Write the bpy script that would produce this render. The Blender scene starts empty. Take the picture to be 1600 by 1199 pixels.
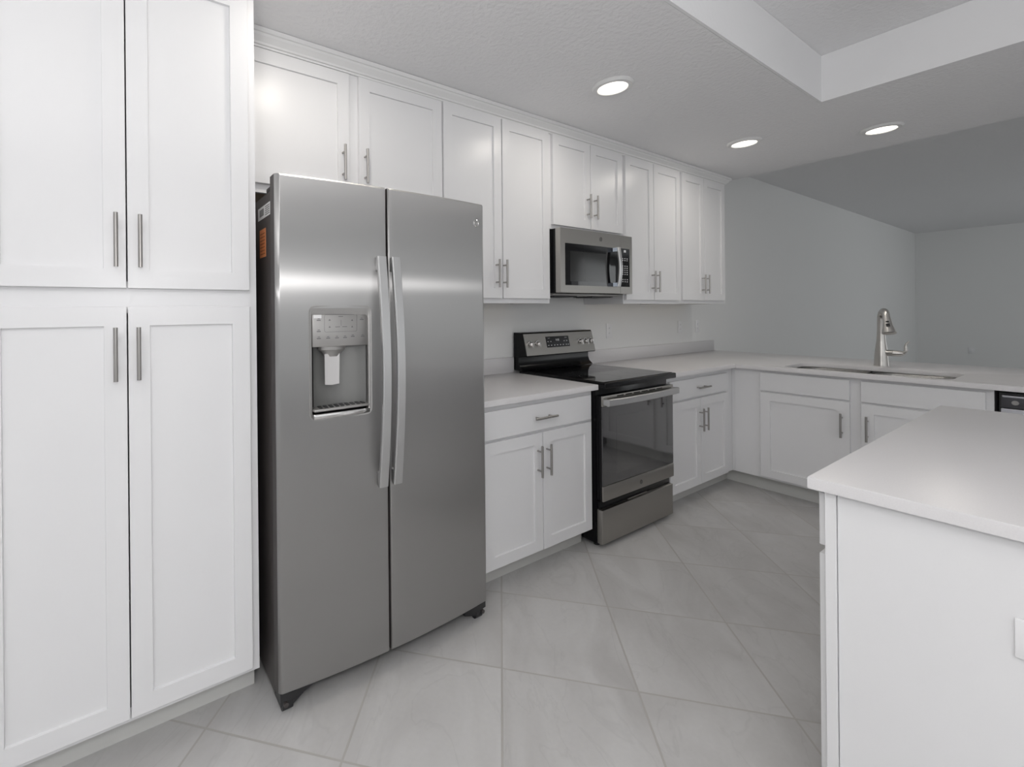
import bpy, bmesh, math, random
from mathutils import Vector, Matrix, noise
random.seed(7)
SC = bpy.context.scene
COL = SC.collection

# ------------------------------------------------------------------ camera
F_PX, CX, CY, YAW, ROLL, CAM_H = 699.4, 612.8, 487.8, 1.0231, 0.0092, 1.3258
cam = bpy.data.cameras.new('camera')
cam_ob = bpy.data.objects.new('camera', cam)
COL.objects.link(cam_ob)
fw = Vector((math.cos(YAW), math.sin(YAW), 0))
r0 = Vector((math.sin(YAW), -math.cos(YAW), 0)); u0 = Vector((0, 0, 1))
rt = r0 * math.cos(ROLL) - u0 * math.sin(ROLL)
up = r0 * math.sin(ROLL) + u0 * math.cos(ROLL)
m = Matrix((( rt.x, up.x, -fw.x), (rt.y, up.y, -fw.y), (rt.z, up.z, -fw.z))).to_4x4()
m.translation = Vector((0, 0, CAM_H))
cam_ob.matrix_world = m
cam.sensor_fit = 'HORIZONTAL'; cam.sensor_width = 36.0
cam.lens = 36.0 * F_PX / 1600.0
cam.shift_x = (800 - CX) / 1600.0
cam.shift_y = -(599.5 - CY) / 1600.0
cam.clip_start = 0.02
SC.camera = cam_ob

# ------------------------------------------------------------------ view, world, lights
SC.view_settings.view_transform = 'Standard'
SC.view_settings.look = 'None'
SC.view_settings.gamma = 1.0
SC.view_settings.use_curve_mapping = False
SC.view_settings.exposure = 0.12
world = bpy.data.worlds.new('world'); SC.world = world
world.use_nodes = True
bg = world.node_tree.nodes['Background']
bg.inputs[0].default_value = (0.975, 0.985, 1.0, 1)
bg.inputs[1].default_value = 0.54

def lamp(name, kind, loc, energy, color=(1, 1, 1), size=0.1, target=None, sy=None, spread=None, shape='DISK'):
    l = bpy.data.lights.new(name, kind); l.energy = energy; l.color = color
    if kind == 'AREA':
        l.shape = shape; l.size = size
        if sy: l.size_y = sy
        if spread: l.spread = spread
    else:
        l.shadow_soft_size = size
    o = bpy.data.objects.new(name, l); COL.objects.link(o); o.location = loc
    if target is not None:
        o.rotation_euler = (Vector(target) - Vector(loc)).to_track_quat('-Z', 'Y').to_euler()
    return o
# the photographer's flash just above the camera, whose shadows show under the wall cabinets
lamp('camera_flash', 'POINT', (0.045, -0.02, 1.535), 12.5, (1.0, 0.985, 0.985), 0.035)
lamp('ceiling_fill', 'AREA', (-.7, -1.0, 1.75), 66, (1.0, .985, .97), .5, (-.7, -1.0, 3.4))  # added lamp aimed upwards to brighten the ceiling near the camera
# first a soft fill lamp added behind the camera, then the living-room window light
lamp('south_fill', 'AREA', (0.9, -3.3, 1.6), 8, (0.97, 0.985, 1.0), 3.2, (0.9, 2, 1.3), 2.2, shape='RECTANGLE')
lamp('daylight_living', 'AREA', (10.2, -3.3, 1.5), 26, (0.95, 0.985, 1.0), 3.0, (10.4, 2, 1.3), 2.0, shape='RECTANGLE')

# ------------------------------------------------------------------ materials
def mat(name, base=(.8, .8, .8), rough=.5, metal=0, spec=.5, coat=0, aniso=0, emit=None, es=0, bump=None, bump_scale=50,
        bump_dist=.001, tangent=None, coat_rough=.05, bstretch=None):
    M = bpy.data.materials.new(name); M.use_nodes = True
    nt = M.node_tree; n = nt.nodes; b = n['Principled BSDF']
    b.inputs['Base Color'].default_value = (*base, 1)
    b.inputs['Roughness'].default_value = rough
    b.inputs['Metallic'].default_value = metal
    b.inputs['Specular IOR Level'].default_value = spec
    b.inputs['Coat Weight'].default_value = coat
    b.inputs['Coat Roughness'].default_value = coat_rough
    b.inputs['Anisotropic'].default_value = aniso
    if emit: b.inputs['Emission Color'].default_value = (*emit, 1); b.inputs['Emission Strength'].default_value = es
    if bump is not None:
        tc = n.new('ShaderNodeNewGeometry')
        mp = n.new('ShaderNodeMapping')
        if bstretch: mp.inputs['Scale'].default_value = bstretch
        nz = n.new('ShaderNodeTexNoise'); nz.inputs['Scale'].default_value = bump_scale; nz.inputs['Detail'].default_value = 4
        bp = n.new('ShaderNodeBump'); bp.inputs['Strength'].default_value = bump; bp.inputs['Distance'].default_value = bump_dist
        nt.links.new(tc.outputs['Position'], mp.inputs[0]); nt.links.new(mp.outputs[0], nz.inputs['Vector'])
        nt.links.new(nz.outputs[0], bp.inputs['Height']); nt.links.new(bp.outputs[0], b.inputs['Normal'])
    if aniso:
        g = n.new('ShaderNodeNewGeometry'); cr = n.new('ShaderNodeVectorMath'); cr.operation = 'CROSS_PRODUCT'
        nt.links.new(g.outputs['Normal'], cr.inputs[0]); cr.inputs[1].default_value = (0, 0, 1)
        nt.links.new(cr.outputs[0], b.inputs['Tangent'])
    return M

WHITE = mat('white_cabinet_paint', (.79, .79, .80), .33, spec=.45)
INSIDE = mat('cabinet_inside', (.30, .29, .28), .7)
BIRCH = mat('cabinet_underside', (.62, .52, .38), .6)
KICK = mat('toe_kick_board', (.62, .62, .60), .55, bump=.2, bump_scale=30)
TRIM = mat('white_trim', (.80, .80, .80), .45)
NICKEL = mat('brushed_nickel', (.41, .395, .38), .33, 1.0)
WALLM = mat('painted_wall', (.86, .865, .86), .85, spec=.2, bump=.25, bump_scale=90, bump_dist=.0008)
CEILM = mat('textured_ceiling', (.86, .86, .87), .9, spec=.15, bump=1.0, bump_scale=46, bump_dist=.0045)
CEILS = mat('smooth_tray_side', (.86, .86, .87), .85, spec=.15, bump=.3, bump_scale=55, bump_dist=.002)
BLACKM = mat('black_enamel', (.006, .006, .007), .2, spec=.25)
BLACKP = mat('black_plastic', (.02, .02, .022), .4)
CAST = mat('grey_cabinet_steel', (.055, .048, .046), .42, bump=.25, bump_scale=500, bump_dist=.0004)
GLASSB = mat('black_glass', (.004, .004, .005), .04, spec=.45)
OVENG = mat('dark_oven_glass', (.035, .035, .037), .04, spec=1.0, coat=1.0, coat_rough=.02)
COOKG = mat('black_ceramic_glass', (.006, .006, .007), .04, spec=.6)
LIGHTE = mat('lit_diffuser', (1, 1, 1), .5, emit=(1, .93, .80), es=3)
PLATE = mat('white_plastic', (.86, .86, .87), .35)
PLATES = mat('outlet_slots', (.25, .25, .25), .5)
PANEL = mat('dispenser_silver', (.42, .41, .40), .34, .75)
RECESS = mat('dispenser_grey', (.23, .23, .225), .38, .35)
CHROME = mat('bright_chrome', (.75, .74, .73), .12, 1.0)
INK = mat('grey_ink', (.16, .16, .16), .5)
INKW = mat('white_ink', (.72, .72, .74), .5)
LABELW = mat('white_sticker', (.78, .78, .78), .5)
LABELO = mat('orange_sticker', (.78, .30, .12), .5)
FILM = mat('blue_white_film', (.60, .68, .80), .18, .1)
SINKM = mat('sink_steel', (.55, .54, .52), .24, 1.0)
FAUCETM = mat('satin_faucet_nickel', (.60, .585, .56), .30, 1.0)
SILVERL = mat('dishwasher_silver', (.55, .56, .60), .35, .8)
DARKST = mat('dishwasher_dark', (.10, .10, .11), .28, .6)

def steel(name, base, rough, aniso):
    """vertically brushed steel: the highlight spreads sideways only"""
    M = bpy.data.materials.new(name); M.use_nodes = True
    nt = M.node_tree; n = nt.nodes; L = nt.links.new; n.remove(n['Principled BSDF'])
    b = n.new('ShaderNodeBsdfAnisotropic'); b.distribution = 'BECKMANN'
    b.inputs['Color'].default_value = (*base, 1); b.inputs['Anisotropy'].default_value = -aniso
    g = n.new('ShaderNodeNewGeometry'); mp = n.new('ShaderNodeMapping'); mp.inputs['Scale'].default_value = (700, 700, 2.5)
    nz = n.new('ShaderNodeTexNoise'); nz.inputs['Scale'].default_value = 1; nz.inputs['Detail'].default_value = 3
    mr = n.new('ShaderNodeMapRange'); mr.inputs[3].default_value = rough - .03; mr.inputs[4].default_value = rough + .03
    L(g.outputs['Position'], mp.inputs[0]); L(mp.outputs[0], nz.inputs['Vector']); L(nz.outputs[0], mr.inputs[0]); L(mr.outputs[0], b.inputs['Roughness'])
    cr = n.new('ShaderNodeVectorMath'); cr.operation = 'CROSS_PRODUCT'; L(g.outputs['Normal'], cr.inputs[0]); cr.inputs[1].default_value = (0, 0, 1)
    L(cr.outputs[0], b.inputs['Tangent'])
    b2 = n.new('ShaderNodeBsdfAnisotropic'); b2.distribution = 'GGX'; b2.inputs['Color'].default_value = (*base, 1)
    b2.inputs['Anisotropy'].default_value = -aniso * .75; b2.inputs['Roughness'].default_value = rough + .06; L(cr.outputs[0], b2.inputs['Tangent'])
    mx = n.new('ShaderNodeMixShader'); mx.inputs[0].default_value = .68; L(b.outputs[0], mx.inputs[1]); L(b2.outputs[0], mx.inputs[2])
    L(mx.outputs[0], n['Material Output'].inputs['Surface'])
    return M
STEEL = steel('brushed_stainless', (.44, .435, .43), .32, .85)
STEELD = steel('slate_stainless', (.44, .425, .40), .33, .7)
HANDLE = steel('satin_handle', (.66, .66, .66), .36, .3)

def quartz():
    M = mat('pale_grey_quartz', (.71, .70, .708), .30, spec=.35)
    nt = M.node_tree; n = nt.nodes; b = n['Principled BSDF']
    g = n.new('ShaderNodeNewGeometry'); nz = n.new('ShaderNodeTexNoise'); nz.inputs['Scale'].default_value = 350
    rp = n.new('ShaderNodeValToRGB'); rp.color_ramp.elements[0].position = .35; rp.color_ramp.elements[1].position = .65
    rp.color_ramp.elements[0].color = (.695, .684, .692, 1); rp.color_ramp.elements[1].color = (.720, .709, .716, 1)
    nt.links.new(g.outputs['Position'], nz.inputs['Vector']); nt.links.new(nz.outputs[0], rp.inputs[0])
    nt.links.new(rp.outputs[0], b.inputs['Base Color'])
    return M
QUARTZ = quartz()

def tile():
    M = bpy.data.materials.new('diagonal_porcelain_tile'); M.use_nodes = True
    nt = M.node_tree; n = nt.nodes; b = n['Principled BSDF']; L = nt.links.new
    g = n.new('ShaderNodeNewGeometry')
    mp = n.new('ShaderNodeMapping'); mp.vector_type = 'TEXTURE'
    mp.inputs['Location'].default_value = (1.2022, 1.2123, 0); mp.inputs['Rotation'].default_value = (0, 0, math.radians(45))
    L(g.outputs['Position'], mp.inputs[0])
    br = n.new('ShaderNodeTexBrick'); br.offset = 0; br.squash = 1
    br.inputs['Scale'].default_value = 1; br.inputs['Brick Width'].default_value = .46; br.inputs['Row Height'].default_value = .46
    br.inputs['Mortar Size'].default_value = .0036; br.inputs['Mortar Smooth'].default_value = .1; br.inputs['Bias'].default_value = 0
    br.inputs['Color1'].default_value = (0, 0, 0, 1); br.inputs['Color2'].default_value = (1, 1, 1, 1)
    L(mp.outputs[0], br.inputs['Vector'])
    # per tile number
    dv = n.new('ShaderNodeVectorMath'); dv.operation = 'SCALE'; dv.inputs['Scale'].default_value = 1 / .46; L(mp.outputs[0], dv.inputs[0])
    fl = n.new('ShaderNodeVectorMath'); fl.operation = 'FLOOR'; L(dv.outputs[0], fl.inputs[0])
    wn = n.new('ShaderNodeTexWhiteNoise'); L(fl.outputs[0], wn.inputs['Vector'])
    off = n.new('ShaderNodeVectorMath'); off.operation = 'MULTIPLY_ADD'; L(wn.outputs['Color'], off.inputs[0])
    off.inputs[1].default_value = (9, 9, 9); L(mp.outputs[0], off.inputs[2])
    st = n.new('ShaderNodeMapping'); st.inputs['Scale'].default_value = (1.0, 2.2, 1); L(off.outputs[0], st.inputs[0])
    n1 = n.new('ShaderNodeTexNoise'); n1.inputs['Scale'].default_value = 2.2; n1.inputs['Detail'].default_value = 6; n1.inputs['Distortion'].default_value = .8
    L(st.outputs[0], n1.inputs['Vector'])
    r1 = n.new('ShaderNodeValToRGB'); e = r1.color_ramp.elements
    e[0].position = .33; e[0].color = (.445, .438, .43, 1); e[1].position = .66; e[1].color = (.535, .531, .525, 1)
    L(n1.outputs[0], r1.inputs[0])
    # veins
    n2 = n.new('ShaderNodeTexNoise'); n2.inputs['Scale'].default_value = 1.7; n2.inputs['Detail'].default_value = 5; n2.inputs['Distortion'].default_value = 1.3
    L(st.outputs[0], n2.inputs['Vector'])
    sb = n.new('ShaderNodeMath'); sb.operation = 'SUBTRACT'; sb.inputs[1].default_value = .5; L(n2.outputs[0], sb.inputs[0])
    ab = n.new('ShaderNodeMath'); ab.operation = 'ABSOLUTE'; L(sb.outputs[0], ab.inputs[0])
    r2 = n.new('ShaderNodeValToRGB'); e = r2.color_ramp.elements
    e[0].position = 0; e[0].color = (.80, .80, .80, 1); e[1].position = .016; e[1].color = (1, 1, 1, 1); L(ab.outputs[0], r2.inputs[0])
    mx = n.new('ShaderNodeMix'); mx.data_type = 'RGBA'; mx.blend_type = 'MULTIPLY'; mx.inputs[0].default_value = .30
    L(r1.outputs[0], mx.inputs[6]); L(r2.outputs[0], mx.inputs[7])
    n3 = n.new('ShaderNodeTexNoise'); n3.inputs['Scale'].default_value = 60; L(g.outputs['Position'], n3.inputs['Vector'])
    r3 = n.new('ShaderNodeMapRange'); r3.inputs[3].default_value = .965; r3.inputs[4].default_value = 1.035; L(n3.outputs[0], r3.inputs[0])
    m3 = n.new('ShaderNodeVectorMath'); m3.operation = 'SCALE'; L(mx.outputs[2], m3.inputs[0]); L(r3.outputs[0], m3.inputs['Scale'])
    gm = n.new('ShaderNodeMix'); gm.data_type = 'RGBA'; L(br.outputs['Fac'], gm.inputs[0]); L(m3.outputs[0], gm.inputs[6])
    gm.inputs[7].default_value = (.415, .40, .38, 1)
    L(gm.outputs[2], b.inputs['Base Color'])
    bp = n.new('ShaderNodeBump'); bp.inputs['Strength'].default_value = .6; bp.inputs['Distance'].default_value = .0015; bp.invert = True
    L(br.outputs['Fac'], bp.inputs['Height']); L(bp.outputs[0], b.inputs['Normal'])
    b.inputs['Roughness'].default_value = .42; b.inputs['Specular IOR Level'].default_value = .4
    return M
TILE = tile()

# ------------------------------------------------------------------ mesh helpers
def new(): return bmesh.new()
def box(bm, x0, x1, y0, y1, z0, z1, bev=0, seg=2):
    vs = [bm.verts.new((x, y, z)) for x in (x0, x1) for y in (y0, y1) for z in (z0, z1)]
    fs = [bm.faces.new([vs[i] for i in q]) for q in ((0, 1, 3, 2), (4, 6, 7, 5), (0, 4, 5, 1), (2, 3, 7, 6), (0, 2, 6, 4), (1, 5, 7, 3))]
    if bev > 0:
        es = list({e for f in fs for e in f.edges})
        bmesh.ops.bevel(bm, geom=es, offset=bev, segments=seg, profile=.5, affect='EDGES')
def prism(bm, pts, axis, a, b):
    """closed outline pts (2-D) extruded along an axis from a to b; pts are (y,z) for x, (x,z) for y, (x,y) for z"""
    def P(p, t): return (t, p[0], p[1]) if axis == 'x' else (p[0], t, p[1]) if axis == 'y' else (p[0], p[1], t)
    A = [bm.verts.new(P(p, a)) for p in pts]; Bv = [bm.verts.new(P(p, b)) for p in pts]
    bm.faces.new(A); bm.faces.new(Bv[::-1]); n = len(pts)
    for i in range(n): bm.faces.new([A[i], A[(i + 1) % n], Bv[(i + 1) % n], Bv[i]])
def rring(cx, cz, w, h, r, n=5):
    out = []
    for sx, sz, a0 in ((1, 1, 0), (-1, 1, 90), (-1, -1, 180), (1, -1, 270)):
        for k in range(n + 1):
            a = math.radians(a0 + 90 * k / n)
            out.append((cx + sx * (w / 2 - r) + r * math.cos(a), cz + sz * (h / 2 - r) + r * math.sin(a)))
    return out
def frame_of(d):
    d = Vector(d).normalized(); a = Vector((0, 0, 1)) if abs(d.z) < .9 else Vector((1, 0, 0))
    u = d.cross(a).normalized(); return u, d.cross(u).normalized()
def tube(bm, pts, rad, n=14, sx=1, sy=1, caps=True, up_hint=None):
    pts = [Vector(p) for p in pts]; rs = rad if isinstance(rad, (list, tuple)) else [rad] * len(pts)
    rings = []; u = None
    for i, p in enumerate(pts):
        d = (pts[min(i + 1, len(pts) - 1)] - pts[max(i - 1, 0)]).normalized()
        if u is None:
            u, v = frame_of(d)
            if up_hint: u = (Vector(up_hint) - d * d.dot(Vector(up_hint))).normalized(); v = d.cross(u)
        else: u = (u - d * u.dot(d)).normalized(); v = d.cross(u)
        rings.append([bm.verts.new(p + (u * math.cos(2 * math.pi * k / n) * sx + v * math.sin(2 * math.pi * k / n) * sy) * rs[i]) for k in range(n)])
    for a, b in zip(rings, rings[1:]):
        for k in range(n): bm.faces.new([a[k], a[(k + 1) % n], b[(k + 1) % n], b[k]])
    if caps: bm.faces.new(rings[0][::-1]); bm.faces.new(rings[-1])
def lathe(bm, prof, c, axis=(0, 0, 1), n=32):
    axis = Vector(axis).normalized(); u, v = frame_of(axis); c = Vector(c)
    rings = [[bm.verts.new(c + axis * h + (u * math.cos(2 * math.pi * k / n) + v * math.sin(2 * math.pi * k / n)) * max(r, 1e-5)) for k in range(n)] for r, h in prof]
    for a, b in zip(rings, rings[1:]):
        for k in range(n): bm.faces.new([a[k], a[(k + 1) % n], b[(k + 1) % n], b[k]])
    bm.faces.new(rings[0][::-1]); bm.faces.new(rings[-1])

ORG = {}
def obj(name, bm, m, parent=None, smooth=True, origin=None):
    bmesh.ops.recalc_face_normals(bm, faces=bm.faces)
    me = bpy.data.meshes.new(name)
    if parent is not None: o = ORG[parent.name]
    elif origin is not None: o = Vector(origin)
    else:
        xs = [v.co for v in bm.verts]; lo = [min(c[i] for c in xs) for i in range(3)]; hi = [max(c[i] for c in xs) for i in range(3)]
        o = Vector(((lo[0] + hi[0]) / 2, (lo[1] + hi[1]) / 2, lo[2]))
    bmesh.ops.translate(bm, verts=bm.verts, vec=-o)
    bm.to_mesh(me); bm.free()
    if isinstance(m, (list, tuple)):
        for k in m: me.materials.append(k)
    else: me.materials.append(m)
    if smooth:
        me.polygons.foreach_set('use_smooth', [True] * len(me.polygons)); me.set_sharp_from_angle(angle=math.radians(32))
    ob = bpy.data.objects.new(name, me); COL.objects.link(ob)
    ORG[ob.name] = o
    if parent is not None: ob.parent = parent
    else: ob.location = o
    return ob
def tag(o, label=None, cat=None, group=None, kind=None):
    if label: o['label'] = label
    if cat: o['category'] = cat
    if group: o['group'] = group
    if kind: o['kind'] = kind
    return o
def thing(name, loc, label, cat, group=None):
    o = bpy.data.objects.new(name, None); COL.objects.link(o); o.location = loc; o.empty_display_size = .1
    ORG[o.name] = Vector(loc); return tag(o, label, cat, group)
def struct(name, bm, m, label, smooth=False): return tag(obj(name, bm, m, smooth=smooth), label, None, None, 'structure')

# text as a thin mesh, placed by an origin, a right and an up direction
def text_mesh(bm, s, size, c, right, upv, depth=.0003):
    cu = bpy.data.curves.new('lettering', 'FONT'); cu.body = s; cu.size = size; cu.extrude = depth; cu.align_x = 'CENTER'; cu.align_y = 'CENTER'
    cu.resolution_u = 3
    t = bpy.data.objects.new('lettering', cu); COL.objects.link(t)
    dg = bpy.context.evaluated_depsgraph_get(); me = bpy.data.meshes.new_from_object(t.evaluated_get(dg))
    R = Vector(right).normalized(); U = Vector(upv).normalized(); N = R.cross(U)
    mw = Matrix(((R.x, U.x, N.x), (R.y, U.y, N.y), (R.z, U.z, N.z))).to_4x4(); mw.translation = Vector(c)
    me.transform(mw); bm.from_mesh(me)
    bpy.data.objects.remove(t); bpy.data.curves.remove(cu); bpy.data.meshes.remove(me)
def monogram(bm, c, r, right, upv):
    """round script monogram: a ring, inner curls and two letters"""
    R = Vector(right).normalized(); U = Vector(upv).normalized(); c = Vector(c)
    tube(bm, [c + (R * math.cos(a) + U * math.sin(a)) * r for a in [2 * math.pi * k / 28 for k in range(29)]], r * .10, 6, caps=False)
    lathe(bm, [(r * .96, 0), (r * .96, -.0003), (0, -.0003)], c - R.cross(U) * .0004, R.cross(U), 28)
    for s in (0, 90, 180, 270):
        tube(bm, [c + (R * math.cos(math.radians(s + a)) + U * math.sin(math.radians(s + a))) * r * q for a, q in ((10, .86), (28, .72), (48, .70), (64, .82))], r * .065, 5)
    text_mesh(bm, 'GE', r * 1.0, c, R, U)

# ------------------------------------------------------------------ dimensions
YB, YD, YW = 1.5626, 1.5446, 2.161          # base frame, base doors, wall
YU, YUD = 1.848, 1.830                      # wall-cabinet frame and doors
ZK = 2.479                                  # kitchen ceiling
ZC, ZCU = 0.914, 0.885                      # counter top and underside
XP, XPD = 3.969, 3.951                      # peninsula frame and doors

# ------------------------------------------------------------------ room shell
XE, ZL, XK = 13.42, 2.782, 4.70
bm = new(); box(bm, -2.2, 13.6, -3.8, 2.3, -.08, 0); struct('floor', bm, TILE, 'pale grey porcelain floor tiles laid diagonally')
bm = new(); box(bm, -2.2, 13.6, YW, YW + .12, 0, 3.0); struct('wall_north', bm, WALLM, 'grey painted wall behind the cabinets, running on into the living room')
bm = new(); box(bm, XE, XE + .12, -3.8, YW - .001, 0, 3.0); struct('wall_east', bm, WALLM, 'far grey wall of the living room')
bm = new()
for a, b, z0, z1 in ((1.5, YW - .001, 0, 3.0), (-3.8, -3.3, 0, 3.0), (-3.3, 1.5, 2.35, 3.0)): box(bm, -2.3, -2.2, a, b, z0, z1)
struct('wall_west', bm, WALLM, 'unseen wall to the left behind the photographer, its wide opening added to let light in')  # opening shaped to let more light onto the fronts facing west
bm = new()
for a, b, z0, z1 in ((5.4, 8.6, 0, 3.0), (11.6, 13.4, 0, 3.0), (8.6, 11.6, 2.2, 3.0), (8.6, 11.6, 0, .6)): box(bm, a, b, -3.7, -3.6, z0, z1)
struct('wall_south_blocker', bm, WALLM, 'unseen living room wall with a window, added on the right to hold back outside light')  # added out of view to cut the outside light in the living room
# kitchen ceiling with its raised tray
TX, TY, TZ = 3.375, .893, 2.738
bm = new()
box(bm, -2.2, XK, TY, YW - .001, ZK, ZK + .5)
box(bm, TX, XK, -3.8, TY, ZK, ZK + .5)
struct('ceiling', bm, CEILM, 'textured kitchen ceiling around the raised tray')
bm = new(); box(bm, -2.2, TX - .001, -3.8, TY - .001, TZ, TZ + .15); struct('ceiling.001', bm, CEILM, 'raised middle of the tray ceiling')
bm = new(); box(bm, -2.2, TX - .012, TY - .012, TY - .001, ZK, TZ - .001); box(bm, TX - .012, TX - .001, -3.8, TY - .001, ZK, TZ - .001)
struct('trim_1', bm, CEILS, 'bright white sides of the ceiling tray')
bm = new(); box(bm, XK + .001, XE - .001, -3.8, YW - .001, ZL, ZL + .15); struct('ceiling.002', bm, CEILM, 'higher grey ceiling of the living room')
bm = new(); box(bm, 5.2, XE - .001, YW - .014, YW - .001, 0, .11, .003); struct('baseboard_north', bm, TRIM, 'white baseboard of the living room')

# ------------------------------------------------------------------ cabinet builders
# A facing is (origin, right, out): right runs along the front, out points to the room.
class Face:
    def __init__(s, plane, axis, sign):
        s.plane, s.axis, s.sign = plane, axis, sign       # axis 'y': front looks along -y/+y ; 'x': along -x
    def p(s, u, d, z):                                     # u along front, d outwards, z up
        return (u, s.plane + s.sign * d, z) if s.axis == 'y' else (s.plane + s.sign * d, u, z)
    def box(s, bm, u0, u1, d0, d1, z0, z1, bev=0):
        a, b = s.p(u0, d0, z0), s.p(u1, d1, z1)
        box(bm, min(a[0], b[0]), max(a[0], b[0]), min(a[1], b[1]), max(a[1], b[1]), z0, z1, bev, 1)

def shaker(F, u0, u1, z0, z1, t=.018, st=.057, rec=.009):
    bm = new()
    def ring(ins, d): return [bm.verts.new(F.p(a, d, b)) for a, b in ((u0 + ins, z0 + ins), (u1 - ins, z0 + ins), (u1 - ins, z1 - ins), (u0 + ins, z1 - ins))]
    R = [ring(0, .0005), ring(0, t - .0012), ring(.0012, t), ring(st, t), ring(st + .0008, t - rec)]
    for a, b in zip(R, R[1:]):
        for k in range(4): bm.faces.new([a[k], a[(k + 1) % 4], b[(k + 1) % 4], b[k]])
    bm.faces.new(R[0][::-1]); bm.faces.new(R[-1])
    return bm
def slab(F, u0, u1, z0, z1, t=.018):
    bm = new(); F.box(bm, u0, u1, .0005, t, z0, z1, .0015); return bm
def pull(F, name, parent, u, z, length=.156, vertical=True, d0=.018):
    bm = new(); h = length / 2; st = .030; r = .006
    if vertical:
        tube(bm, [F.p(u, d0 + st, z - h), F.p(u, d0 + st, z + h)], r, 16)
        for s in (-1, 1): tube(bm, [F.p(u, d0 - .001, z + s * .048), F.p(u, d0 + st, z + s * .048)], .0045, 10)
    else:
        tube(bm, [F.p(u - h, d0 + st, z), F.p(u + h, d0 + st, z)], r, 16)
        for s in (-1, 1): tube(bm, [F.p(u + s * .048, d0 - .001, z), F.p(u + s * .048, d0 + st, z)], .0045, 10)
    return obj(name, bm, NICKEL, parent)
def door(F, parent, u0, u1, z0, z1, hu=None, hz=None, st=.057):
    d = obj('door', shaker(F, u0, u1, z0, z1, st=st), WHITE, parent)
    if hu is not None: pull(F, 'handle', d, hu, hz)
    return d
def drawer(F, parent, u0, u1, z0, z1, hu=None, name='drawer'):
    d = obj(name, slab(F, u0, u1, z0, z1), WHITE, parent)
    if hu is not None: pull(F, 'handle', d, hu, (z0 + z1) / 2, .16, False)
    return d
def carcass(F, parent, u0, u1, z0, z1, depth, openings, toe=0, under=None, lid=True):
    """sides, top, bottom, back and a face frame with real openings; openings = [(u0,u1,z0,z1)]"""
    bm = new(); t = .018; zb = z0
    F.box(bm, u0, u0 + t, -depth, -.019, zb, z1); F.box(bm, u1 - t, u1, -depth, -.019, zb, z1)
    F.box(bm, u0 + t, u1 - t, -depth, -depth + .006, zb, z1)
    F.box(bm, u0 + t, u1 - t, -depth + .006, -.019, zb + .018, zb + .036)
    if lid: F.box(bm, u0 + t, u1 - t, -depth + .006, -.019, z1 - t, z1)
    # face frame from a grid of cells
    us = sorted({u0, u1} | {o[0] for o in openings} | {o[1] for o in openings})
    zs = sorted({zb, z1} | {o[2] for o in openings} | {o[3] for o in openings})
    for a, b in zip(us, us[1:]):
        z_run = None
        for c, d in zip(zs, zs[1:]):
            mu, mz = (a + b) / 2, (c + d) / 2
            solid = not any(o[0] < mu < o[1] and o[2] < mz < o[3] for o in openings)
            if solid: z_run = (z_run[0], d) if z_run else (c, d)
            if (not solid or d == zs[-1]) and z_run:
                F.box(bm, a, b, -.019, 0, z_run[0], z_run[1]); z_run = None
    o = obj('body', bm, WHITE, parent, smooth=False)
    if toe:
        k = new(); F.box(k, u0 + .001, u1 - .001, -toe - .014, -toe, 0, zb - .0005); obj('toe_kick', k, KICK, parent, smooth=False)
    if under:
        k = new(); F.box(k, u0 + .0185, u1 - .0185, -depth + .0065, -.020, zb + .012, zb + .0175); obj('bottom_panel', k, BIRCH, parent, smooth=False)
    return o

FN = Face(YB, 'y', -1); FU = Face(YU, 'y', -1); FP = Face(XP, 'x', -1)

# pantry
c = thing('pantry_cabinet', (.02, 1.86, 0), 'tall white pantry cabinet with two upper and two lower shaker doors, left of the refrigerator', 'cabinet')
carcass(FN, c, -.362, .404, .103, ZK - .002, .597, [(-.30, .345, .145, 1.33), (-.30, .345, 1.425, 2.39)], toe=.07)
door(FN, c, -.325, .0188, 1.404, 2.405, -.0065, 1.543); door(FN, c, .0225, .378, 1.404, 2.405, .055, 1.543)
door(FN, c, -.325, .0188, .123, 1.349, -.0095, 1.210); door(FN, c, .0225, .378, .123, 1.349, .049, 1.210)
bm = new(); box(bm, .386, .4035, 1.634, 1.70, .02, .1025); obj('side_skirt', bm, TRIM, c, smooth=False)

# wall cabinets
def upper(name, u0, u1, z0, doors, hz, label, split=None):
    c = thing(name, ((u0 + u1) / 2, (YU + YW) / 2, z0), label, 'cabinet', 'white wall cabinets under the crown moulding')
    if split:
        ops = [(u0 + .035, split[0], z0 + .045, 2.38), (split[1], u1 - .035, z0 + .045, 2.38)]
    else:
        g = (doors[0][1] + doors[1][0]) / 2; ops = [(u0 + .035, g - .016, z0 + .045, 2.38), (g + .016, u1 - .035, z0 + .045, 2.38)]
    carcass(FU, c, u0 + .0004, u1 - .0004, z0, 2.43, .3115, ops, under=True)
    for (a, b, za, zb, hu) in doors: door(FU, c, a, b, za, zb, hu, hz, st=.057)
    return c
upper('wall_cabinet', .405, 1.4315, 1.822, [(.418, .899, 1.857, 2.408, .863), (.948, 1.426, 1.857, 2.410, .975)], 1.995,
      'short wide white wall cabinet above the refrigerator', (.88, .965))
upper('wall_cabinet', 1.4315, 2.262, 1.370, [(1.438, 1.8465, 1.398, 2.413, 1.798), (1.8555, 2.247, 1.398, 2.413, 1.856)], 1.535,
      'tall white two-door wall cabinet between the refrigerator and the microwave')
upper('wall_cabinet', 2.262, 3.035, 1.832, [(2.283, 2.651, 1.857, 2.414, 2.614), (2.659, 3.012, 1.857, 2.414, 2.688)], 1.999,
      'short white wall cabinet directly above the microwave')
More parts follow.
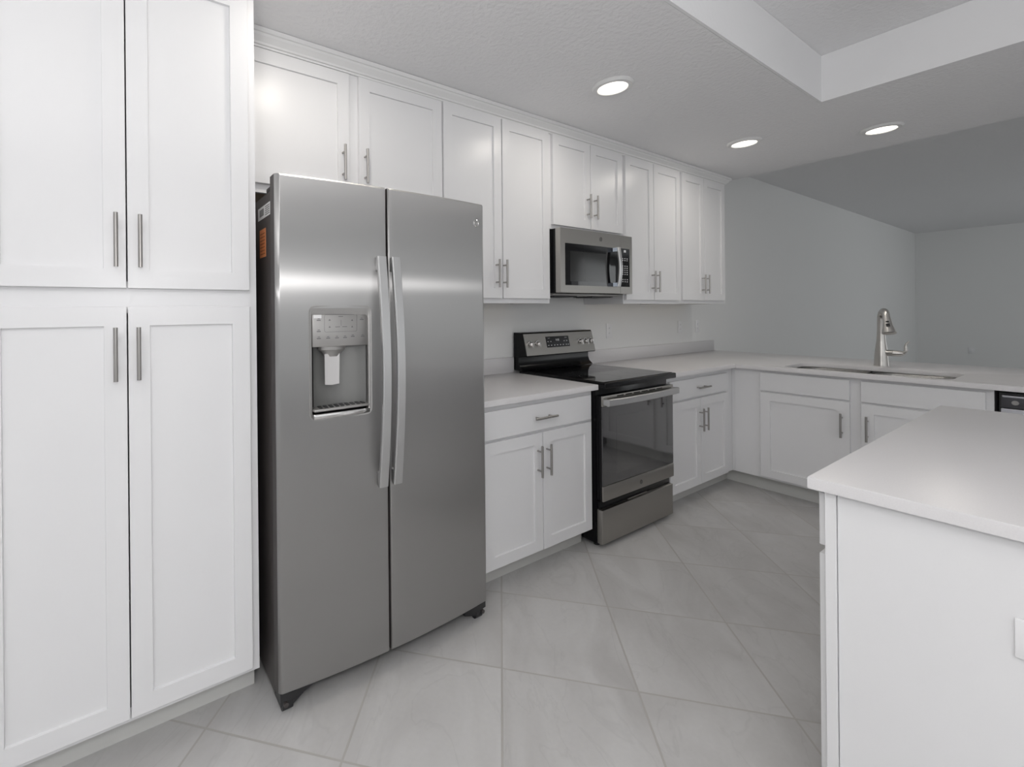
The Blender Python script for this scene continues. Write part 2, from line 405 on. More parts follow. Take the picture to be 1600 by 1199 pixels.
upper('wall_cabinet', 3.035, 3.805, 1.370, [(3.050, 3.406, 1.397, 2.414, 3.373), (3.413, 3.790, 1.397, 2.414, 3.431)], 1.533,
      'tall white wall cabinet just right of the microwave')
upper('wall_cabinet', 3.805, 4.562, 1.372, [(3.822, 4.171, 1.399, 2.414, 4.127), (4.178, 4.540, 1.399, 2.414, 4.192)], 1.533,
      'end white wall cabinet, farthest right beside the bare wall')

# crown moulding
bm = new()
prof = [(0, 2.415), (.010, 2.415), (.012, 2.422), (.018, 2.424), (.020, 2.432), (.036, 2.450), (.040, 2.458), (.046, 2.460), (.048, 2.477), (0, 2.477)]
path = [(.4055, YU - .0005, 0, -1), (4.5625, YU - .0005, 1, -1), (4.5625, YW - .002, 1, 0)]
rings = [[bm.verts.new((x + dx * d, y + dy * d, z)) for d, z in prof] for x, y, dx, dy in path]
for a, b in zip(rings, rings[1:]):
    for k in range(len(prof)): bm.faces.new([a[k], a[(k + 1) % len(prof)], b[(k + 1) % len(prof)], b[k]])
bm.faces.new(rings[0][::-1]); bm.faces.new(rings[-1])
struct('trim_2', bm, TRIM, 'white stepped crown moulding above the wall cabinets')

# base cabinets
c = thing('base_cabinet', (1.83, 1.86, 0), 'white base cabinet with one drawer and two doors between the refrigerator and the range', 'cabinet')
carcass(FN, c, 1.400, 2.252, .103, ZCU - .001, .595, [(1.45, 1.815, .14, .70), (1.848, 2.21, .14, .70), (1.45, 2.21, .73, .85)], toe=.07)
drawer(FN, c, 1.437, 2.228, .722, .856, 1.831)
door(FN, c, 1.437, 1.8285, .113, .708, 1.792, .572); door(FN, c, 1.8345, 2.228, .113, .708, 1.859, .572)
bm = new(); box(bm, 2.232, 2.2515, 1.634, 1.70, .02, .1025); obj('side_skirt', bm, TRIM, c, smooth=False)
c = thing('base_cabinet', (3.45, 1.86, 0), 'white base cabinet with one drawer and two doors right of the range, in the corner', 'cabinet')
carcass(FN, c, 3.022, XP + .4, .103, ZCU - .001, .595, [(3.07, 3.438, .14, .70), (3.471, 3.84, .14, .70), (3.07, 3.84, .73, .85)], toe=.07)
drawer(FN, c, 3.047, 3.858, .722, .852, 3.452)
door(FN, c, 3.047, 3.4515, .110, .708, 3.430, .563); door(FN, c, 3.4575, 3.858, .110, .708, 3.493, .563)
# sink cabinet in the peninsula
c = thing('sink_cabinet', (4.27, .95, 0), 'white peninsula cabinet with two false drawer fronts and two doors under the sink', 'cabinet')
carcass(FP, c, .367, YB - .02, .103, ZCU - .001, .60, [(.42, .86, .14, .70), (.92, 1.36, .14, .70)], toe=.07, lid=False)
bm = new(); box(bm, XP, XP + .019, YB - .0195, YB - .0008, .103, ZCU - .001); obj('corner_filler', bm, WHITE, c, smooth=False)
bm = new(); box(bm, XP + .07, XP + .084, YB - .0205, 1.632, 0, .1025); obj('toe_kick', bm, KICK, c, smooth=False)
drawer(FP, c, .917, 1.382, .737, .866, name='drawer_front'); drawer(FP, c, .394, .866, .737, .866, name='drawer_front')
door(FP, c, .917, 1.382, .118, .724, .952, .574); door(FP, c, .394, .866, .118, .724, .837, .574)
# back panel of the peninsula, seen from the living room only
bm = new(); box(bm, 4.60, 4.70, -.9, YW - .002, 0, ZCU - .001); struct('wall_peninsula', bm, WALLM, 'low wall behind the peninsula cabinets')
# dishwasher
c = thing('dishwasher', (4.25, .06, 0), 'stainless dishwasher with dark control strip at the peninsula end', 'dishwasher')
bm = new(); box(bm, 3.975, 4.57, -.24, .352, .02, .872); obj('tub', bm, BLACKP, c, smooth=False)
bm = new(); box(bm, 3.944, 3.974, -.235, .345, .11, .793, .004); obj('door', bm, SILVERL, c)
bm = new(); box(bm, 3.944, 3.974, -.235, .345, .796, .862, .004); p = obj('control_strip', bm, DARKST, c)
bm = new(); box(bm, 3.940, 3.952, -.230, .340, .851, .861, .003); obj('top_rail', bm, SILVERL, c)
bm = new(); monogram(bm, (3.9432, .300, .826), .011, (0, -1, 0), (0, 0, 1)); obj('emblem', bm, PANEL, p)
bm = new(); box(bm, 4.00, 4.02, -.235, .345, .0, .105); obj('toe_kick', bm, BLACKP, c, smooth=False)
# end panel beyond the dishwasher
bm = new(); box(bm, XP, 4.598, -.27, -.245, 0, ZCU - .001); tag(obj('end_panel', bm, WHITE, smooth=False), 'white end panel closing the peninsula past the dishwasher', 'panel')

# ------------------------------------------------------------------ countertops
def top_mesh(outline, hole=None, z0=ZCU, z1=ZC, bev=.003):
    bm = new()
    vs = [bm.verts.new((x, y, z1)) for x, y in outline]
    es = [bm.edges.new((vs[i], vs[(i + 1) % len(vs)])) for i in range(len(vs))]
    if hole:
        hv = [bm.verts.new((x, y, z1)) for x, y in hole]
        es += [bm.edges.new((hv[i], hv[(i + 1) % len(hv)])) for i in range(len(hv))]
        r = bmesh.ops.triangle_fill(bm, use_beauty=True, edges=es); fs = [f for f in r['geom'] if isinstance(f, bmesh.types.BMFace)]
    else: fs = [bm.faces.new(vs)]
    bmesh.ops.recalc_face_normals(bm, faces=bm.faces)
    ex = bmesh.ops.extrude_face_region(bm, geom=fs)
    nv = [v for v in ex['geom'] if isinstance(v, bmesh.types.BMVert)]
    bmesh.ops.translate(bm, verts=nv, vec=(0, 0, z0 - z1))
    bmesh.ops.recalc_face_normals(bm, faces=bm.faces)
    top = [e for e in bm.edges if all(abs(v.co.z - z1) < 1e-6 for v in e.verts) and any(abs(f.normal.z) < .5 for f in e.link_faces)]
    bmesh.ops.bevel(bm, geom=top, offset=bev, segments=2, profile=.5, affect='EDGES')
    return bm
YC = 1.521
c = obj('countertop', top_mesh([(1.400, YC), (2.258, YC), (2.258, YW - .002), (1.400, YW - .002)]), QUARTZ)
tag(c, 'short pale quartz countertop between the refrigerator and the range', 'countertop')
bm = new(); box(bm, 1.400, 2.258, YW - .022, YW - .002, ZC + .0005, 1.016, .0015); obj('backsplash', bm, QUARTZ, c)
HX0, HX1, HY0, HY1 = 3.990, 4.470, .515, 1.275
hole = []
for sx, sy, a0 in ((1, 1, 0), (-1, 1, 90), (-1, -1, 180), (1, -1, 270)):
    r = .10
    for k in range(7):
        a = math.radians(a0 + 15 * k)
        hole.append(((HX0 + HX1) / 2 + sx * ((HX1 - HX0) / 2 - r) + r * math.cos(a), (HY0 + HY1) / 2 + sy * ((HY1 - HY0) / 2 - r) + r * math.sin(a)))
c = obj('countertop', top_mesh([(3.012, YC), (3.927, YC), (3.927, -.30), (5.08, -.30), (5.08, YW - .002), (3.012, YW - .002)], hole), QUARTZ)
tag(c, 'long L-shaped pale quartz countertop running from the range onto the sink peninsula', 'countertop')
bm = new(); box(bm, 3.012, 5.06, YW - .022, YW - .002, ZC + .0005, 1.016, .0015); obj('backsplash', bm, QUARTZ, c)

# sink: two undermount bowls
c = thing('sink', ((HX0 + HX1) / 2, (HY0 + HY1) / 2, .70), 'double-bowl stainless undermount sink set in the peninsula counter', 'sink')
def bowl(cx, cy, w, h):
    bm = new(); R = []
    for k, (ins, z) in enumerate(((-.004, ZCU - .0012), (.004, ZCU - .0012), (.008, ZCU - .01), (.014, ZCU - .15), (.03, ZCU - .175), (.06, ZCU - .18))):
        R.append([bm.verts.new((x, y, z)) for x, y in rring(cx, cy, w - 2 * ins, h - 2 * ins, .075)])
    for a, b in zip(R, R[1:]):
        n = len(a)
        for i in range(n): bm.faces.new([a[i], a[(i + 1) % n], b[(i + 1) % n], b[i]])
    bm.faces.new(R[-1])
    bmesh.ops.solidify(bm, geom=bm.faces, thickness=.0012)
    return bm
for cy, h in ((1.085, .355), (.705, .355)):
    b_ = obj('basin', bowl((HX0 + HX1) / 2, cy, .462, h), SINKM, c)
    bm = new(); lathe(bm, [(.045, 0), (.045, .003), (.030, .004), (.018, .001), (0, .001)], ((HX0 + HX1) / 2, cy, ZCU - .1775)); obj('drain', bm, CHROME, b_)

# faucet
FX, FY = 4.575, .898
c = thing('faucet', (FX, FY, ZC), 'tall brushed nickel gooseneck faucet with side lever behind the sink', 'faucet')
bm = new(); lathe(bm, [(.038, .0003), (.038, .006), (.036, .02), (.0345, .06), (.031, .11), (.0235, .18), (.0205, .24), (.0200, .262)], (FX, FY, ZC)); obj('body', bm, FAUCETM, c)
dv = Vector((-.74, -.33, 0)).normalized(); R_ = .058
pts = [Vector((FX, FY, ZC + .26))]
for k in range(0, 13):
    a = math.radians(180 - 15 * k)
    if k > 11: break
    pts.append(Vector((FX, FY, ZC + .330)) + dv * R_ + dv * math.cos(a) * R_ + Vector((0, 0, math.sin(a) * R_)))
bm = new(); tube(bm, pts, [.0198] + [.0192] * (len(pts) - 1), 20); obj('neck', bm, FAUCETM, c)
e = pts[-1]; dn = (pts[-1] - pts[-2]).normalized(); dn = (dn + Vector((0, -.05, -.35)) + dv * .05).normalized()
bm = new(); lathe(bm, [(.0195, -.004), (.0205, .004), (.022, .03), (.027, .07), (.034, .108), (.0345, .114), (.031, .117)], e, dn, 28)
h_ = obj('spray_head', bm, FAUCETM, c)
side = dn.cross(Vector((0, 0, 1))).normalized(); back = Vector((-.9, -.2, 0)); back = (back - dn * back.dot(dn)).normalized()
for t_, rr, ln in ((.038, .0075, .003), (.064, .0095, .009)):
    p0 = e + dn * t_ + back * (.0226 + (t_ - .03) * .13)
    bm = new(); tube(bm, [p0 - dn * ln, p0 + dn * ln], rr, 12); obj('spray_button', bm, BLACKP, h_)
bm = new()
j = Vector((FX, FY, ZC + .095)); sd = Vector((0, -1, 0))
lathe(bm, [(.0215, .010), (.0215, .055), (.0222, .057), (.0212, .060), (.019, .090), (.013, .103), (.004, .107)], j, sd, 24); obj('valve', bm, FAUCETM, c)
bm = new()
q = j + sd * .082
tube(bm, [q, q + Vector((0, -.022, .002)), q + Vector((0, -.034, .022)), q + Vector((0, -.032, .048)), q + Vector((0, -.036, .068)), q + Vector((0, -.050, .086))], [.010, .0105, .010, .0078, .0065, .0040], 14); obj('lever', bm, FAUCETM, c)

# ------------------------------------------------------------------ island
c = obj('countertop', top_mesh([(1.437, -.62), (2.935, -.62), (2.935, .409), (1.437, .409)]), QUARTZ)
tag(c, 'wide pale quartz countertop on the kitchen island in the right foreground', 'countertop')
c = thing('island_cabinet', (2.2, .0, 0), 'white kitchen island cabinet with plain end panel and drawers facing the range', 'cabinet')
FI = Face(.383, 'y', 1)
cols = [(1.480, 1.955), (1.958, 2.433), (2.436, 2.905)]
carcass(FI, c, 1.468, 2.91, .103, ZCU - .001, .60, [(a + .04, b - .04, .14, .69) for a, b in cols] + [(a + .04, b - .04, .74, .85) for a, b in cols], toe=.07)
for k, (a, b) in enumerate(cols):
    drawer(FI, c, a + .006, b - .006, .738, .868, (a + b) / 2); door(FI, c, a + .006, b - .006, .118, .717, (b - .045) if k != 1 else a + .045, .60)
bm = new(); box(bm, 1.4605, 1.4675, -.60, .3615, .001, ZCU - .001, .0008, 1)
box(bm, 1.4545, 1.4675, .3625, .3825, .001, ZCU - .001, .0008, 1); obj('end_panel', bm, WHITE, c, smooth=False)
o = thing('electrical_outlet', (1.46, .055, .66), 'white outlet plate on the island end panel', 'outlet')
bm = new(); box(bm, 1.4545, 1.4600, -.003, .114, .656, .731, .002); pl = obj('cover_plate', bm, PLATE, o)
for yy in (.036, .078):
    bm = new(); prism(bm, rring(yy, .6935, .030, .034, .008), 'x', 1.4532, 1.4546); s_ = obj('socket', bm, PLATE, pl)
    bm = new(); box(bm, 1.4529, 1.4533, yy - .006, yy - .004, .688, .698); box(bm, 1.4529, 1.4533, yy + .004, yy + .006, .688, .698); obj('slots', bm, PLATES, s_, smooth=False)

# ------------------------------------------------------------------ refrigerator
c = thing('refrigerator', (.89, 1.77, 0), 'side-by-side stainless refrigerator with ice and water dispenser in the left door', 'refrigerator')
X0, X1, XG = .437, 1.346, .8465
def yfront(x):                                # one shallow contour over both doors
    t = (x - (X0 + X1) / 2) / ((X1 - X0) / 2)
    return 1.418 + .024 * t * t
bm = new(); box(bm, X0 + .003, X1 - .003, 1.505, 2.12, .035, 1.742, .004); obj('case', bm, CAST, c)
def fdoor(xa, xb, z0, z1, rl, rr, cut=None):
    """curved door; outline in plan extruded up, optional rectangular recess opening"""
    bm = new(); n = 18; pts = []
    for k in range(n + 1):
        x = xa + (xb - xa) * k / n; pts.append([x, yfront(x)])
    def corner(x, r, s):                       # rounded vertical edge
        out = []
        for k in range(1, 6):
            a = math.radians(90 * k / 5); out.append([x + s * (r * (1 - math.sin(a))), yfront(x + s * r) + r * (1 - math.cos(a))])
        return out
    front = [p for p in pts if xa + rl <= p[0] <= xb - rr]
    front = [[xa + rl, yfront(xa + rl)]] + [p for p in front if xa + rl + .004 < p[0] < xb - rr - .004] + [[xb - rr, yfront(xb - rr)]]
    if cut:
        front = [p for p in front if min(abs(p[0] - cut[0]), abs(p[0] - cut[1])) > .006] + [[cut[0], yfront(cut[0])], [cut[1], yfront(cut[1])]]
        front.sort()
    outl = corner(xa, rl, 1)[::-1] + front + corner(xb, rr, -1)
    xs = [p[0] for p in outl]
    zs = [z0, z0 + .004] + ([cut[2], cut[3]] if cut else []) + [z1 - .006, z1]
    yb = 1.500
    rows = []
    for zi, z in enumerate(zs):
        ins = .004 if zi in (0, len(zs) - 1) else 0
        rows.append([bm.verts.new((x, min(y + ins, yb - .001), z)) for x, y in outl])
    for i in range(len(zs) - 1):
        for k in range(len(outl) - 1):
            mx = (outl[k][0] + outl[k + 1][0]) / 2; mz = (zs[i] + zs[i + 1]) / 2
            if cut and cut[0] < mx < cut[1] and cut[2] < mz < cut[3]: continue
            bm.faces.new([rows[i][k], rows[i][k + 1], rows[i + 1][k + 1], rows[i + 1][k]])
    bl = [bm.verts.new((xa, yb, z)) for z in zs]; br_ = [bm.verts.new((xb, yb, z)) for z in zs]
    for i in range(len(zs) - 1):
        f = bm.faces.new([bl[i], rows[i][0], rows[i + 1][0], bl[i + 1]]); f.material_index = 1
        f = bm.faces.new([rows[i][-1], br_[i], br_[i + 1], rows[i + 1][-1]]); f.material_index = 1
        f = bm.faces.new([br_[i], bl[i], bl[i + 1], br_[i + 1]]); f.material_index = 1
    f = bm.faces.new([bl[0], br_[0]] + rows[0][::-1]); f.material_index = 1
    f = bm.faces.new([bl[-1]] + rows[-1] + [br_[-1]]); f.material_index = 1
    return bm
DC = (.552, .770, .968, 1.341)
LD = obj('door', fdoor(X0, XG - .0045, .075, 1.785, .016, .006, DC), [STEEL, CAST], c); tag(LD, 'left freezer door with the dispenser')
RD = obj('door', fdoor(XG + .0045, X1, .075, 1.785, .006, .012), [STEEL, CAST], c); tag(RD, 'right door with round emblem')
# dispenser in the left door
yf_ = 1.4215; dx0, dx1, dz0, dz1 = DC
bm = new()
def ringv(w, h, y, r, cz=(dz0 + dz1) / 2, cx=(dx0 + dx1) / 2): return [bm.verts.new((x, y + (yfront(x) - yfront(cx)), z)) for x, z in rring(cx, cz, w, h, r)]
W_, H_ = dx1 - dx0, dz1 - dz0
Rr = [ringv(W_ + .022, H_ + .022, 1.4275, .024), ringv(W_ + .016, H_ + .016, 1.4232, .022), ringv(W_ + .002, H_ + .002, 1.4245, .016), ringv(W_ - .008, H_ - .028, 1.4290, .014, cz=(dz0 + dz1) / 2 - .009), ringv(W_ - .010, H_ - .031, 1.445, .012, cz=(dz0 + dz1) / 2 - .0095)]
for a, b in zip(Rr, Rr[1:]):
    for k in range(len(a)): bm.faces.new([a[k], a[(k + 1) % len(a)], b[(k + 1) % len(a)], b[k]])
DS = obj('dispenser_bezel', bm, PANEL, LD)
bm = new(); box(bm, dx0 + .004, dx1 - .004, 1.4275, 1.445, 1.209, 1.319, .002); CP = obj('control_panel', bm, PANEL, LD)
bm = new()
yt = 1.4269
for (x, z) in ((.578, 1.300), (.578, 1.262), (.578, 1.238), (.742, 1.300), (.745, 1.240), (.612, 1.238), (.645, 1.238), (.676, 1.238), (.706, 1.241)):
    box(bm, x - .007, x + .007, yt, yt + .001, z - .0016, z + .0016); box(bm, x - .004, x + .004, yt, yt + .001, z + .004, z + .0062)
for (x, z) in ((.618, 1.301), (.618, 1.277), (.704, 1.299), (.704, 1.276)):
    prism(bm, [(x - .004, z - .003), (x + .004, z - .003), (x, z + .003)], 'y', yt, yt + .001)
for (x, z) in ((.648, 1.276), (.675, 1.276), (.660, 1.312)): box(bm, x - .009, x + .009, yt, yt + .001, z - .001, z + .001)
rr_ = rring(.661, 1.289, .124, .060, .006, 3); tube(bm, [(x, yt + .0006, z) for x, z in rr_ + rr_[:1]], .0006, 5, caps=False)
box(bm, .6605, .6615, yt, yt + .001, 1.280, 1.300)
obj('button_print', bm, INK, CP, smooth=False)
bm = new(); box(bm, .560, .588, yt - .0004, yt + .0008, 1.307, 1.3185); sk = obj('price_sticker', bm, LABELW, CP, smooth=False); tag(sk, 'small white sticker')
bm = new()                                     # curved niche
n = 14; z_lo, z_hi = .998, 1.2085
arc = [(dx0 + .008 + (dx1 - dx0 - .016) * k / n, 1.436 + .055 * math.sin(math.pi * k / n) ** .55) for k in range(n + 1)]
A = [bm.verts.new((x, y, z_lo)) for x, y in arc]; B_ = [bm.verts.new((x, y, z_hi)) for x, y in arc]
for k in range(n): bm.faces.new([A[k], A[k + 1], B_[k + 1], B_[k]])
bm.faces.new(A[::-1]); bm.faces.new(B_)
obj('dispenser_niche', bm, RECESS, LD)
bm = new(); lathe(bm, [(.052, 0), (.050, -.012), (.036, -.022), (.028, -.036)], (.640, 1.460, 1.2085), (0, 0, 1), 24)
for v in bm.verts: v.co.y = 1.460 + (v.co.y - 1.460) * .55
obj('spout', bm, PANEL, LD)
bm = new(); prism(bm, [(.606, 1.182), (.663, 1.182), (.666, 1.074), (.640, 1.071), (.611, 1.074)], 'y', 1.446, 1.450)
for v in bm.verts: v.co.y += (1.182 - v.co.z) * .10
obj('paddle', bm, CHROME, LD)
bm = new(); box(bm, dx0 + .004, dx1 - .004, 1.417, 1.470, .990, .999, .003)
TR = obj('drip_tray', bm, PANEL, LD)
bm = new()
for k in range(9):
    x = dx0 + .026 + k * .0205; prism(bm, [(x, 1.428), (x + .012, 1.428), (x + .018, 1.464), (x + .006, 1.464)], 'z', .9992, 1.0015)
obj('grille', bm, BLACKP, TR, smooth=False)
bm = new(); box(bm, dx0 + .001, dx1 - .001, 1.414, 1.428, .966, .984, .005); obj('lip', bm, CHROME, LD)
bm = new(); monogram(bm, (1.297, yfront(1.297) - .0012, 1.700), .0135, (1, 0, 0), (0, 0, 1)); tag(obj('emblem', bm, CHROME, RD), 'round chrome emblem')
# bowed handles
def fhandle(x, parent):
    bm = new(); n = 22; rows = []
    za, zb = .697, 1.527
    for k in range(n + 1):
        t = k / n; z = za + (zb - za) * t; y = 1.388 - .032 * math.sin(math.pi * t); w = .0175 + .0006 * math.cos(2 * math.pi * t)
        rows.append([bm.verts.new((x + a * w, y + b, z)) for a, b in ((-1, .004), (-.82, 0), (.82, 0), (1, .004), (1, .013), (-1, .013))])
    for a, b in zip(rows, rows[1:]):
        for k in range(6): bm.faces.new([a[k], a[(k + 1) % 6], b[(k + 1) % 6], b[k]])
    bm.faces.new(rows[0][::-1]); bm.faces.new(rows[-1])
    for z0, z1 in ((za + .001, za + .052), (zb - .052, zb - .001)): box(bm, x - .014, x + .014, 1.392, yfront(x) - .0004, z0, z1, .003)
    return obj('handle', bm, HANDLE, parent)
fhandle(.808, LD); fhandle(.868, RD)
# feet, rollers, hinge covers
for x, sg in ((X0 + .004, 1), (X1 - .004, -1)):
    bm = new(); xs = [x, x + sg * .045, x + sg * .13, x + sg * .13, x]
    prism(bm, [(x, 1.448), (x + sg * .05, 1.440), (x + sg * .14, 1.470), (x + sg * .14, 1.53), (x, 1.53)], 'z', .048, .0735)
    prism(bm, [(x + sg * .004, 1.462), (x + sg * .045, 1.455), (x + sg * .09, 1.48), (x + sg * .09, 1.53), (x + sg * .004, 1.53)], 'z', .020, .048)
    tube(bm, [(x + sg * .010, 1.474, .017), (x + sg * .046, 1.474, .017)], .017, 18); obj('roller_foot', bm, BLACKP, c)
    bm = new(); lathe(bm, [(.008, 0), (.008, .010), (.004, .012)], (x + sg * .018, 1.4515, .036), (0, -1, 0), 12); obj('hinge_bolt', bm, CAST, c)
bm = new(); box(bm, X0 + .08, X1 - .08, 1.53, 1.56, .03, .065); obj('base_grille', bm, BLACKP, c, smooth=False)
for x in (X0 + .006, X1 - .056):
    bm = new(); box(bm, x, x + .05, 1.465, 1.56, 1.743, 1.772, .007) if False else box(bm, x, x + .05, 1.506, 1.57, 1.7425, 1.762, .006); obj('hinge_cover', bm, BLACKP, c)
# stickers on the left side
bm = new(); prism(bm, [(1.508, 1.662), (1.508, 1.706), (1.66, 1.706), (1.66, 1.662)], 'x', X0 + .0018, X0 + .0028); s1 = obj('rating_label', bm, LABELW, c, smooth=False)
bm = new()
for k in range(5): box(bm, X0 + .0012, X0 + .0020, 1.515, 1.515 + .05, 1.668 + k * .007, 1.671 + k * .007)
for k in range(9): box(bm, X0 + .0012, X0 + .0020, 1.585 + k * .006, 1.588 + k * .006, 1.672, 1.697)
obj('label_print', bm, INK, s1, smooth=False)
bm = new(); box(bm, X0 + .0018, X0 + .0028, 1.565, 1.640, 1.525, 1.625); s2 = obj('warning_label', bm, LABELO, c, smooth=False); tag(s2, 'orange warning sticker')
bm = new()
for k in range(7): box(bm, X0 + .0012, X0 + .0020, 1.572, 1.632, 1.535 + k * .012, 1.538 + k * .012)
obj('label_print', bm, mat('brown_ink', (.35, .12, .05), .6), s2, smooth=False)

# ------------------------------------------------------------------ range
c = thing('range', (2.633, 1.83, 0), 'freestanding electric range with black glass cooktop and stainless oven door', 'stove')
RX0, RX1 = 2.264, 3.002
bm = new(); box(bm, RX0, RX1, 1.542, 2.14, .022, .892, .003); obj('body', bm, BLACKM, c)
for x in (RX0 + .02, RX1 - .055):
    for y in (1.55, 2.06):
        bm = new(); lathe(bm, [(.016, 0), (.016, .010), (.009, .012), (.009, .024)], (x + .018, y + .02, 0), n=14); obj('foot', bm, BLACKP, c)
# storage drawer
bm = new(); box(bm, RX0 + .001, RX1 - .001, 1.507, 1.541, .028, .217, .004); dr = obj('drawer', bm, STEELD, c)
bm = new(); box(bm, RX0 + .004, RX1 - .004, 1.527, 1.541, .217, .262, .002); obj('drawer_recess', bm, BLACKM, dr)
bm = new(); box(bm, 2.53, 2.73, 1.519, 1.527, .218, .224, .001); obj('finger_grip', bm, STEELD, dr)
# oven door
bm = new(); box(bm, RX0 + .001, RX1 - .001, 1.511, 1.541, .270, .850, .004); od = obj('oven_door', bm, BLACKM, c)
bm = new(); box(bm, RX0 + .002, RX1 - .002, 1.503, 1.5105, .352, .790, .001, 1); og = obj('window_glass', bm, OVENG, od, smooth=False)
bm = new()
rr_ = [(2.395, .40), (2.875, .40), (2.875, .73), (2.395, .73)]
bm2 = bm; box(bm, 2.395, 2.875, 1.5027, 1.5031, .402, .722, 0); obj('inner_window', bm, mat('oven_window_screen', (.055, .055, .055), .06, spec=1.0, coat=1.0, coat_rough=.03), og, smooth=False)
bm = new(); box(bm, RX0 + .001, RX1 - .001, 1.501, 1.5105, .268, .350, .002); lb = obj('lower_band', bm, STEELD, od)
bm = new(); box(bm, RX0 + .001, RX1 - .001, 1.501, 1.5105, .792, .850, .002); ub = obj('upper_band', bm, STEELD, od)
bm = new()
for k in range(6): box(bm, 2.40 + k * .082, 2.462 + k * .082, 1.4995, 1.5015, .838, .843)
obj('vent_slots', bm, BLACKM, ub, smooth=False)
bm = new(); monogram(bm, (2.633, 1.5003, .306), .0125, (1, 0, 0), (0, 0, 1)); obj('emblem', bm, bpy.data.materials.get('emblem_grey') or mat('emblem_grey', (.20, .195, .19), .3, .8), lb)
bm = new(); n = 20; rows = []
for k in range(n + 1):
    t = k / n; x = RX0 + .004 + (RX1 - RX0 - .008) * t; y = 1.462 - .014 * math.sin(math.pi * t)
    rows.append([bm.verts.new((x, y + a, z)) for a, z in ((0, .803), (0, .833), (.004, .837), (.016, .837), (.016, .799), (.004, .799))])
for a, b in zip(rows, rows[1:]):
    for k in range(6): bm.faces.new([a[k], a[(k + 1) % 6], b[(k + 1) % 6], b[k]])
bm.faces.new(rows[0][::-1]); bm.faces.new(rows[-1])
for x in (RX0 + .004, RX1 - .030): box(bm, x, x + .026, 1.476, 1.5008, .801, .835, .003)
obj('handle', bm, HANDLE, od)
# cooktop
bm = new(); box(bm, RX0 - .001, RX1 + .001, 1.482, 2.10, .893, .926, .006, 3); ct = obj('cooktop', bm, BLACKM, c)
bm = new(); box(bm, RX0 + .012, RX1 - .012, 1.502, 2.05, .9262, .9285, .001, 1); cg = obj('glass_top', bm, COOKG, ct, smooth=False)
for (x, y, r) in ((2.45, 1.64, .115), (2.83, 1.64, .095), (2.45, 1.92, .08), (2.83, 1.92, .10), (2.64, 1.95, .05)):
    bm = new(); 
    a_ = [bm.verts.new((x + r * math.cos(2 * math.pi * k / 40), y + r * math.sin(2 * math.pi * k / 40), .92865)) for k in range(40)]
    b_ = [bm.verts.new((x + (r - .002) * math.cos(2 * math.pi * k / 40), y + (r - .002) * math.sin(2 * math.pi * k / 40), .92865)) for k in range(40)]
    for k in range(40): bm.faces.new([a_[k], a_[(k + 1) % 40], b_[(k + 1) % 40], b_[k]])
    obj('burner_ring', bm, mat('burner_print', (.09, .09, .09), .2) if 'burner_print' not in bpy.data.materials else bpy.data.materials['burner_print'], cg, smooth=False)
# backguard
bm = new(); prism(bm, [(2.066, .9295), (2.094, .955), (2.104, .985), (2.104, 1.020), (2.048, 1.023), (2.044, 1.030), (2.076, 1.172), (2.084, 1.180), (2.145, 1.180), (2.145, .9295)], 'x', RX0, RX1)
bg_ = obj('backguard', bm, BLACKM, c)
def on_face(x, t, off):                        # point on the sloped control face, t = 0 bottom .. 1 top
    return Vector((x, 2.0440 + .0318 * t - off * .976, 1.030 + .141 * t - off * .218))
bm = new()
q = [on_face(x, t, o_) for x in (RX0 + .010, RX1 - .004) for t in (0.0, 1.0) for o_ in (.0002, .0042)]
vs = [bm.verts.new(p) for p in q]
for f in ((0, 1, 3, 2), (4, 6, 7, 5), (0, 4, 5, 1), (2, 3, 7, 6), (0, 2, 6, 4), (1, 5, 7, 3)): bm.faces.new([vs[i] for i in f])
cp = obj('control_panel', bm, STEELD, bg_, smooth=False)
bm = new()
q = [on_face(x, t, o_) for x in (2.482, 2.722) for t in (.32, .84) for o_ in (.0040, .0052)]
vs = [bm.verts.new(p) for p in q]
for f in ((0, 1, 3, 2), (4, 6, 7, 5), (0, 4, 5, 1), (2, 3, 7, 6), (0, 2, 6, 4), (1, 5, 7, 3)): bm.faces.new([vs[i] for i in f])
nf = len(bm.faces)
upf = (on_face(2, 1, 0) - on_face(2, 0, 0)).normalized()
for s, x, t, sz in (('8:88', 2.600, .66, .022), ('BAKE', 2.515, .76, .008), ('CLEAN', 2.690, .76, .008)): text_mesh(bm, s, sz, on_face(x, t, .0056), (1, 0, 0), upf)
for x, t in ((2.500, .60), (2.528, .60), (2.668, .60), (2.696, .60), (2.500, .42), (2.530, .42), (2.562, .42), (2.592, .42), (2.622, .42), (2.652, .42), (2.684, .42), (2.706, .42)):
    a = on_face(x, t, .0054); box(bm, a.x - .005, a.x + .005, a.y - .0006, a.y + .0006, a.z - .0026, a.z + .0026)
bm.faces.ensure_lookup_table()
for f in list(bm.faces)[nf:]: f.material_index = 1
ds = obj('display', bm, [GLASSB, INKW], cp, smooth=False)
nrm = Vector((0, -.976, -.218))
for x in (2.318, 2.388, 2.835, 2.895, 2.952):
    bm = new(); b0 = on_face(x, .55, .0044)
    lathe(bm, [(.021, 0), (.021, .004), (.0165, .006), (.0155, .022), (.013, .025), (.0, .0255)], b0, nrm, 28)
    k = obj('knob', bm, CHROME, cp)
    bm = new(); g0 = b0 + nrm * .0262; uu = upf
    prq = [g0 + uu * s1 * .0165 + Vector((s2 * .0035, 0, 0)) + nrm * s3 for s1 in (-1, 1) for s2 in (-1, 1) for s3 in (-.004, .007)]
    vs = [bm.verts.new(p) for p in prq]
    for f in ((0, 1, 3, 2), (4, 6, 7, 5), (0, 4, 5, 1), (2, 3, 7, 6), (0, 2, 6, 4), (1, 5, 7, 3)): bm.faces.new([vs[i] for i in f])
    obj('knob_grip', bm, CHROME, k, smooth=False)

